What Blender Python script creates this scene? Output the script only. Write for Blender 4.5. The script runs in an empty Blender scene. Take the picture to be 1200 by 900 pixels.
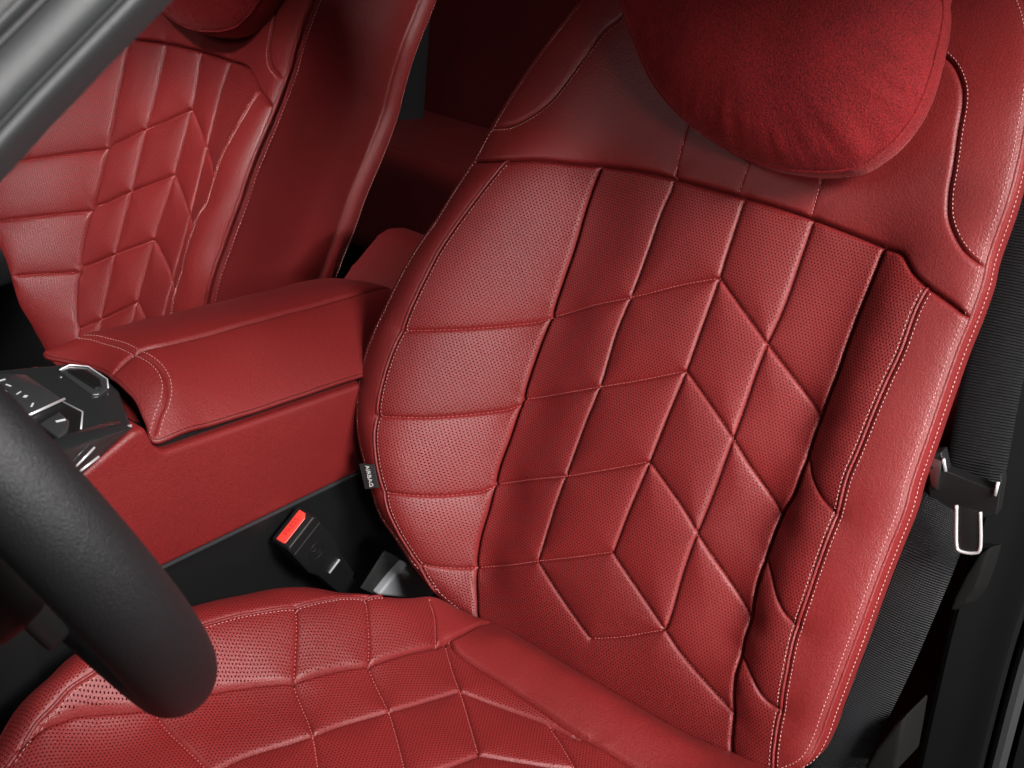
import bpy, bmesh, math, random
import numpy as np
from mathutils import Vector, Matrix, noise
from mathutils.kdtree import KDTree
from mathutils.geometry import delaunay_2d_cdt
random.seed(7)
scene = bpy.context.scene
COL = scene.collection
rad = math.radians

# ------------------------------------------------------------------ camera
# car axes: X to the rear, Y to the passenger side, Z up; origin at the crease of the driver's seat
yaw, pitch, roll = rad(35.3), rad(25.8), rad(6.4)
fwd = Vector((math.cos(pitch)*math.cos(yaw), math.cos(pitch)*math.sin(yaw), -math.sin(pitch)))
r0 = Vector((math.sin(yaw), -math.cos(yaw), 0)); u0 = r0.cross(fwd)
rgt = math.cos(roll)*r0 + math.sin(roll)*u0; upv = math.cos(roll)*u0 - math.sin(roll)*r0
cd = bpy.data.cameras.new('camera'); cam = bpy.data.objects.new('camera', cd); COL.objects.link(cam)
cam.matrix_world = Matrix(((rgt.x, upv.x, -fwd.x, -.781), (rgt.y, upv.y, -fwd.y, -.434), (rgt.z, upv.z, -fwd.z, .729), (0, 0, 0, 1)))
cd.sensor_width = 36; cd.lens = 36*1328/1200; cd.clip_start = .02; cd.clip_end = 50
cd.dof.use_dof = True; cd.dof.focus_distance = 1.2; cd.dof.aperture_fstop = 20
scene.camera = cam

# ------------------------------------------------------------------ light: a dark showroom with soft lamps, plus added fill lights
w = bpy.data.worlds.new('World'); scene.world = w; w.use_nodes = True
w.node_tree.nodes['Background'].inputs[0].default_value = (1, 1, 1, 1)
w.node_tree.nodes['Background'].inputs[1].default_value = .012
def area_light(name, loc, target, sx, sy, power, col=(1, 1, 1), spread=180):
    l = bpy.data.lights.new(name, 'AREA'); l.shape = 'RECTANGLE'; l.size = sx; l.size_y = sy; l.energy = power; l.color = col; l.spread = rad(spread)
    o = bpy.data.objects.new(name, l); COL.objects.link(o); o.location = loc
    o.rotation_euler = (Vector(target) - Vector(loc)).to_track_quat('-Z', 'Y').to_euler()
    return o
area_light('showroom_lamp', (-.5, -1.55, 1.6), (0, 0, .25), .7, .45, 86, (1, .97, .95))
area_light('passenger_seat_fill', (-1.1, .25, 1.5), (.1, .80, .28), .25, .25, 1.7, (1, .97, .96), 28)  # added fill, narrowed to brighten the passenger backrest alone
area_light('door_lamp', (-.9, -1.5, .7), (.0, -.26, .25), .3, .3, 1.15, (1, .97, .95), 28)
area_light('ceiling_lamp', (-.75, -.6, 2.0), (0, 0, .1), .4, .4, 26, (1, .97, .95))
area_light('windscreen_lamp', (-1.6, .2, 1.2), (.1, 0, .25), .4, .3, 3.4, (1, .97, .96))
area_light('front_fill', (-1.5, .9, 1.2), (.1, .1, .25), .4, .3, 2.2, (1, .98, .97))  # added fill from the front, no window here; lifts the right bolster pad
area_light('rear_bench_fill', (.75, -1.4, .85), (.8, .95, .15), .5, .3, 5.0, (1, .98, .97), 60)  # added fill that brightens the rear cushion and the passenger seat's side

scene.render.engine = 'CYCLES'
vs = scene.view_settings
vs.view_transform = 'Standard'; vs.look = 'None'; vs.exposure = -.06; vs.gamma = 1; vs.use_curve_mapping = False

# ------------------------------------------------------------------ materials
def new_mat(name):
    m = bpy.data.materials.new(name); m.use_nodes = True
    nt = m.node_tree; b = nt.nodes['Principled BSDF']
    return m, nt, b
def mth(nt, op, a, b=None, c=None):
    n = nt.nodes.new('ShaderNodeMath'); n.operation = op
    for i, v in enumerate((a, b, c)):
        if v is None: continue
        if isinstance(v, (int, float)): n.inputs[i].default_value = v
        else: nt.links.new(v, n.inputs[i])
    return n.outputs[0]
def leather(name, col, rough, perf=False, grain=620, bump=.36, spec=.5, var=.2, pitch_m=.0031):
    m, nt, b = new_mat(name); L = nt.links.new
    tc = nt.nodes.new('ShaderNodeTexCoord')
    vo = nt.nodes.new('ShaderNodeTexVoronoi'); vo.inputs['Scale'].default_value = grain; L(tc.outputs['Object'], vo.inputs['Vector'])
    no = nt.nodes.new('ShaderNodeTexNoise'); no.inputs['Scale'].default_value = grain*1.7; no.inputs['Detail'].default_value = 3; L(tc.outputs['Object'], no.inputs['Vector'])
    big = nt.nodes.new('ShaderNodeTexNoise'); big.inputs['Scale'].default_value = 9; big.inputs['Detail'].default_value = 4; L(tc.outputs['Object'], big.inputs['Vector'])
    h = mth(nt, 'ADD', mth(nt, 'MULTIPLY', vo.outputs['Distance'], 1.0), mth(nt, 'MULTIPLY', no.outputs['Fac'], .8))
    # colour: the dye varies a little, the grain valleys are deeper in tone
    ramp = mth(nt, 'ADD', mth(nt, 'MULTIPLY', mth(nt, 'SUBTRACT', big.outputs['Fac'], .5), var*2), mth(nt, 'MULTIPLY', mth(nt, 'SUBTRACT', no.outputs['Fac'], .5), 1.25))
    oi = nt.nodes.new('ShaderNodeObjectInfo')                   # each hide takes the dye a little differently
    fac = mth(nt, 'ADD', mth(nt, 'ADD', ramp, .94), mth(nt, 'MULTIPLY', oi.outputs['Random'], .12))
    mix = nt.nodes.new('ShaderNodeMix'); mix.data_type = 'RGBA'; mix.blend_type = 'MULTIPLY'; mix.inputs['Factor'].default_value = 1
    mix.inputs['A'].default_value = (*col, 1)
    cmb = nt.nodes.new('ShaderNodeCombineColor')
    for i in range(3): L(fac, cmb.inputs[i])
    L(cmb.outputs[0], mix.inputs['B'])
    out = mix.outputs['Result']
    cr_ = nt.nodes.new('ShaderNodeTexNoise'); cr_.inputs['Scale'].default_value = 70; cr_.inputs['Detail'].default_value = 4; cr_.inputs['Distortion'].default_value = .8; L(tc.outputs['Object'], cr_.inputs['Vector'])
    h = mth(nt, 'ADD', h, mth(nt, 'MULTIPLY', cr_.outputs['Fac'], 1.6))
    bp = nt.nodes.new('ShaderNodeBump'); bp.inputs['Strength'].default_value = bump; bp.inputs['Distance'].default_value = .0006
    if perf:
        uv = nt.nodes.new('ShaderNodeUVMap'); sp = nt.nodes.new('ShaderNodeSeparateXYZ'); L(uv.outputs['UV'], sp.inputs[0])
        s = pitch_m; sv = s*.866
        v = mth(nt, 'DIVIDE', sp.outputs[1], sv); row = mth(nt, 'FLOOR', v)
        off = mth(nt, 'MULTIPLY', mth(nt, 'FLOORED_MODULO', row, 2), .5)
        u = mth(nt, 'ADD', mth(nt, 'DIVIDE', sp.outputs[0], s), off)
        du = mth(nt, 'MULTIPLY', mth(nt, 'SUBTRACT', mth(nt, 'FRACT', u), .5), s)
        dv = mth(nt, 'MULTIPLY', mth(nt, 'SUBTRACT', mth(nt, 'FRACT', v), .5), sv)
        d = mth(nt, 'SQRT', mth(nt, 'ADD', mth(nt, 'MULTIPLY', du, du), mth(nt, 'MULTIPLY', dv, dv)))
        mr = nt.nodes.new('ShaderNodeMapRange'); mr.interpolation_type = 'SMOOTHSTEP'
        mr.inputs['From Min'].default_value = .00044; mr.inputs['From Max'].default_value = .00076
        mr.inputs['To Min'].default_value = 1; mr.inputs['To Max'].default_value = 0
        L(d, mr.inputs['Value'])
        at = nt.nodes.new('ShaderNodeAttribute'); at.attribute_name = 'seam_distance'      # no holes in the sewing margin
        hole = mth(nt, 'MULTIPLY', mr.outputs['Result'], mth(nt, 'GREATER_THAN', at.outputs['Fac'], 2.6))
        mx = nt.nodes.new('ShaderNodeMix'); mx.data_type = 'RGBA'; L(mth(nt, 'MULTIPLY', hole, .95), mx.inputs['Factor'])
        L(out, mx.inputs['A']); mx.inputs['B'].default_value = (.02, .001, .0015, 1); out = mx.outputs['Result']
        h = mth(nt, 'SUBTRACT', h, mth(nt, 'MULTIPLY', hole, 2.0))
    if perf: L(mth(nt, 'MULTIPLY', mth(nt, 'SUBTRACT', 1, hole), spec), b.inputs['Specular IOR Level'])
    L(h, bp.inputs['Height']); L(bp.outputs[0], b.inputs['Normal']); L(out, b.inputs['Base Color'])
    rr = mth(nt, 'ADD', mth(nt, 'MULTIPLY', no.outputs['Fac'], .18), rough-.09)
    L(rr, b.inputs['Roughness']); b.inputs['Specular IOR Level'].default_value = spec
    return m
def plain(name, col, rough, metal=0, spec=.5, grain=0, bump=.2, coat=0, sheen=0, sheen_tint=(1, 1, 1), var=0):
    m, nt, b = new_mat(name); L = nt.links.new
    b.inputs['Base Color'].default_value = (*col, 1); b.inputs['Roughness'].default_value = rough
    b.inputs['Metallic'].default_value = metal; b.inputs['Specular IOR Level'].default_value = spec
    b.inputs['Coat Weight'].default_value = coat; b.inputs['Coat Roughness'].default_value = .05
    b.inputs['Sheen Weight'].default_value = sheen; b.inputs['Sheen Roughness'].default_value = .35; b.inputs['Sheen Tint'].default_value = (*sheen_tint, 1)
    tc = nt.nodes.new('ShaderNodeTexCoord')
    if grain:
        no = nt.nodes.new('ShaderNodeTexNoise'); no.inputs['Scale'].default_value = grain; no.inputs['Detail'].default_value = 3
        L(tc.outputs['Object'], no.inputs['Vector'])
        bp = nt.nodes.new('ShaderNodeBump'); bp.inputs['Strength'].default_value = bump; bp.inputs['Distance'].default_value = .0006
        L(no.outputs['Fac'], bp.inputs['Height']); L(bp.outputs[0], b.inputs['Normal'])
        if var:
            f = mth(nt, 'ADD', mth(nt, 'MULTIPLY', mth(nt, 'SUBTRACT', no.outputs['Fac'], .5), var*2), 1)
            cmb = nt.nodes.new('ShaderNodeCombineColor')
            for i in range(3): L(mth(nt, 'MULTIPLY', f, col[i]), cmb.inputs[i])
            L(cmb.outputs[0], b.inputs['Base Color'])
    return m
def webbing(name):
    m, nt, b = new_mat(name); L = nt.links.new
    uv = nt.nodes.new('ShaderNodeUVMap'); sp = nt.nodes.new('ShaderNodeSeparateXYZ'); L(uv.outputs['UV'], sp.inputs[0])
    a = mth(nt, 'SINE', mth(nt, 'MULTIPLY', sp.outputs[1], 2*math.pi/.0026))
    stg = mth(nt, 'MULTIPLY', mth(nt, 'SINE', mth(nt, 'MULTIPLY', sp.outputs[0], 2*math.pi/.0024)), 1.2)
    c = mth(nt, 'SINE', mth(nt, 'ADD', mth(nt, 'MULTIPLY', sp.outputs[1], 2*math.pi/.0026), stg))
    h = mth(nt, 'ADD', mth(nt, 'MULTIPLY', a, .75), mth(nt, 'MULTIPLY', c, .25))
    bp = nt.nodes.new('ShaderNodeBump'); bp.inputs['Strength'].default_value = 1; bp.inputs['Distance'].default_value = .001
    L(h, bp.inputs['Height']); L(bp.outputs[0], b.inputs['Normal'])
    f = mth(nt, 'ADD', mth(nt, 'MULTIPLY', h, .004), .0055)
    cmb = nt.nodes.new('ShaderNodeCombineColor')
    for i, k in enumerate((.9, .95, 1.15)): L(mth(nt, 'MULTIPLY', f, k), cmb.inputs[i])
    L(cmb.outputs[0], b.inputs['Base Color']); b.inputs['Roughness'].default_value = .5; b.inputs['Specular IOR Level'].default_value = .35
    return m
RED = (.160, .0100, .0102)
def velvet(name, col):
    m, nt, b = new_mat(name); L = nt.links.new
    tc = nt.nodes.new('ShaderNodeTexCoord')
    def nz(sc, det, ro=.5):
        n = nt.nodes.new('ShaderNodeTexNoise'); n.inputs['Scale'].default_value = sc; n.inputs['Detail'].default_value = det; n.inputs['Roughness'].default_value = ro
        L(tc.outputs['Object'], n.inputs['Vector']); return n.outputs['Fac']
    pile = nz(700, 2); nap = nz(34, 6, .65); patch = nz(9, 3)
    f = mth(nt, 'ADD', mth(nt, 'MULTIPLY', mth(nt, 'SUBTRACT', pile, .5), 2.2), mth(nt, 'MULTIPLY', mth(nt, 'SUBTRACT', nap, .5), .6))
    f = mth(nt, 'MAXIMUM', mth(nt, 'ADD', mth(nt, 'ADD', f, mth(nt, 'MULTIPLY', mth(nt, 'SUBTRACT', patch, .5), .35)), 1), .1)
    cmb = nt.nodes.new('ShaderNodeCombineColor')
    for i in range(3): L(mth(nt, 'MULTIPLY', f, col[i]), cmb.inputs[i])
    L(cmb.outputs[0], b.inputs['Base Color']); b.inputs['Roughness'].default_value = .8; b.inputs['Specular IOR Level'].default_value = .2
    L(mth(nt, 'MULTIPLY', f, .22), b.inputs['Sheen Weight']); b.inputs['Sheen Roughness'].default_value = .4; b.inputs['Sheen Tint'].default_value = (1, .28, .28, 1)
    bp = nt.nodes.new('ShaderNodeBump'); bp.inputs['Strength'].default_value = .8; bp.inputs['Distance'].default_value = .0012
    L(mth(nt, 'ADD', pile, mth(nt, 'MULTIPLY', nap, 1.5)), bp.inputs['Height']); L(bp.outputs[0], b.inputs['Normal'])
    return m
M = {
 'smooth': leather('red_leather', RED, .50, spec=.5),
 'perf': leather('red_perforated_leather', RED, .50, perf=True, spec=.5),
 'velvet': velvet('red_velvet', (.155, .0058, .0075)),
 'thread': plain('pale_thread', (.56, .27, .255), .6),
 'redthread': plain('red_thread', (.50, .10, .095), .6),
 'black': plain('black_plastic', (.006, .006, .0062), .5, spec=.35, grain=900, bump=.3),
 'blacksoft': plain('black_soft_plastic', (.006, .006, .0065), .55, spec=.35, grain=900, bump=.4),
 'grey': plain('grey_plastic', (.03, .031, .034), .5, grain=800, bump=.45),
 'silver': plain('silver_plastic', (.26, .265, .28), .45, grain=800, bump=.5),
 'wheel': plain('charcoal_wheel_leather', (.0075, .0075, .0085), .5, grain=1300, bump=.8),
 'pillar': plain('grey_pillar_trim', (.026, .0275, .029), .5, grain=2500, bump=.35),
 'rubber': plain('black_rubber', (.008, .008, .009), .6, grain=500, bump=.3),
 'gloss': plain('piano_black', (.02, .021, .022), .12, coat=.6),
 'glossgrey': plain('dark_glass', (.035, .036, .038), .2, coat=.4),
 'chrome': plain('satin_chrome', (.86, .86, .87), .30, metal=.6),
 'metal': plain('brushed_metal', (.34, .34, .34), .3, metal=1),
 'button': plain('red_button', (.80, .055, .04), .35),
 'buttontext': plain('button_text', (.55, .02, .02), .5),
 'white': plain('white_print', (.6, .6, .6), .5),
 'tagblack': plain('black_tag_cloth', (.012, .012, .012), .7, grain=1500, bump=.4),
 'carpet': plain('black_carpet', (.012, .011, .012), .95, grain=300, bump=1),
 'shaded_red': leather('shaded_red_leather', (.08, .006, .007), .8, spec=.12),  # red leather with the rear shade darkened into its colour
 'ridge': plain('grey_trim_ridge', (.05, .051, .052), .5, grain=900, bump=.4),
 'lip': plain('olive_grey_plastic', (.008, .0078, .0072), .7, spec=.2, grain=700, bump=.4),
 'web': webbing('seat_belt_webbing'),
}

# ------------------------------------------------------------------ helpers
def link(name, verts, faces, mat, parent=None, loc=(0, 0, 0), uv=None, smooth=True, seam=None):
    me = bpy.data.meshes.new(name)
    L = Vector(loc)
    me.from_pydata([tuple(Vector(v) - L) for v in verts], [], faces)
    if mat: me.materials.append(M[mat] if isinstance(mat, str) else mat)
    if uv is not None:
        lay = me.uv_layers.new(name='UVMap')
        idx = np.empty(len(me.loops), dtype=np.int32); me.loops.foreach_get('vertex_index', idx)
        lay.data.foreach_set('uv', np.asarray(uv, dtype=np.float32)[idx].ravel())
    if seam is not None: me.attributes.new('seam_distance', 'FLOAT', 'POINT').data.foreach_set('value', np.asarray(seam, dtype=np.float32))
    if smooth: me.polygons.foreach_set('use_smooth', [True]*len(me.polygons))
    me.update()
    o = bpy.data.objects.new(name, me); COL.objects.link(o)
    if parent is not None: o.parent = parent
    if parent is None: o.location = L
    return o
def from_bm(name, bm, mat, parent=None, loc=(0, 0, 0), smooth=True):
    me = bpy.data.meshes.new(name)
    bmesh.ops.translate(bm, verts=bm.verts, vec=-Vector(loc))
    bm.to_mesh(me); bm.free(); me.materials.append(M[mat])
    if smooth: me.polygons.foreach_set('use_smooth', [True]*len(me.polygons)); me.set_sharp_from_angle(angle=rad(40))
    o = bpy.data.objects.new(name, me); COL.objects.link(o)
    if parent is not None: o.parent = parent
    else: o.location = Vector(loc)
    return o
def tag(o, label, cat, group=None, kind=None):
    o['label'] = label; o['category'] = cat
    if group: o['group'] = group
    if kind: o['kind'] = kind
    return o
def thing(name, loc, label, cat, group=None):
    o = bpy.data.objects.new(name, None); COL.objects.link(o); o.location = loc; o.empty_display_size = .05
    return tag(o, label, cat, group)
def prism(poly, ext, bevel=.002, seg=2):
    """a polygon (3D points) swept along the vector ext, edges rounded"""
    bm = bmesh.new(); e = Vector(ext)
    a = [bm.verts.new(Vector(p)) for p in poly]; b = [bm.verts.new(Vector(p) + e) for p in poly]
    bm.faces.new(a); bm.faces.new(b[::-1]); n = len(a)
    for i in range(n): bm.faces.new((a[(i+1) % n], a[i], b[i], b[(i+1) % n]))
    bmesh.ops.recalc_face_normals(bm, faces=bm.faces)
    if bevel: bmesh.ops.bevel(bm, geom=list(bm.edges), offset=bevel, segments=seg, profile=.6, affect='EDGES', clamp_overlap=True)
    return bm
def box(c, s, rot=None, bevel=.002, seg=2):
    bm = bmesh.new(); bmesh.ops.create_cube(bm, size=1)
    for v in bm.verts: v.co = Vector((v.co.x*s[0], v.co.y*s[1], v.co.z*s[2]))
    if bevel: bmesh.ops.bevel(bm, geom=list(bm.edges), offset=bevel, segments=seg, profile=.6, affect='EDGES', clamp_overlap=True)
    m = Matrix.Translation(Vector(c)) @ (rot.to_4x4() if rot else Matrix.Identity(4))
    bmesh.ops.transform(bm, matrix=m, verts=bm.verts)
    return bm
def basis(x, y):
    x = Vector(x).normalized(); z = x.cross(Vector(y)).normalized(); y = z.cross(x)
    return Matrix((x, y, z)).transposed()
def tube(path, r, sides=8, closed=False):
    pts = [Vector(p) for p in path]; n = len(pts); V = []; Fc = []
    for i, p in enumerate(pts):
        a = pts[i-1] if (i or closed) else p; b = pts[(i+1) % n] if (i < n-1 or closed) else p
        t = (b-a).normalized(); s = t.cross(Vector((.3, .2, 1))).normalized(); q = s.cross(t)
        rr = r[i] if isinstance(r, (list, tuple)) else r
        for k in range(sides):
            th = 2*math.pi*k/sides; V.append(p + rr*(math.cos(th)*s + math.sin(th)*q))
    for i in range(n if closed else n-1):
        j = (i+1) % n
        for k in range(sides):
            l = (k+1) % sides; Fc.append((i*sides+k, i*sides+l, j*sides+l, j*sides+k))
    if not closed:
        Fc.append(tuple(range(sides))[::-1]); Fc.append(tuple((n-1)*sides+k for k in range(sides)))
    return V, Fc
def mm(pts): return [Vector(p)/1000 for p in pts]
def catmull(pts, closed=False, step=.003):
    P = np.asarray(pts, float); n = len(P); out = []
    rng = range(n if closed else n-1)
    for i in rng:
        p1 = P[i]; p2 = P[(i+1) % n]
        p0 = P[i-1] if (closed or i > 0) else 2*p1-p2
        p3 = P[(i+2) % n] if (closed or i+2 < n) else 2*p2-p1
        k = max(2, int(np.linalg.norm(p2-p1)/step*3))
        t = np.linspace(0, 1, k, endpoint=False)[:, None]
        out.append(.5*((2*p1)+(-p0+p2)*t+(2*p0-5*p1+4*p2-p3)*t*t+(-p0+3*p1-3*p2+p3)*t**3))
    if not closed: out.append(P[-1:])
    Q = np.concatenate(out)
    R_ = np.concatenate([Q, Q[:1]]) if closed else Q
    s = np.concatenate([[0], np.cumsum(np.linalg.norm(np.diff(R_, axis=0), axis=1))])
    m = max(2, int(round(s[-1]/step)))
    t = np.linspace(0, s[-1], m+1)
    if closed: t = t[:-1]
    return np.stack([np.interp(t, s, R_[:, k]) for k in range(P.shape[1])], 1)

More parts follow.
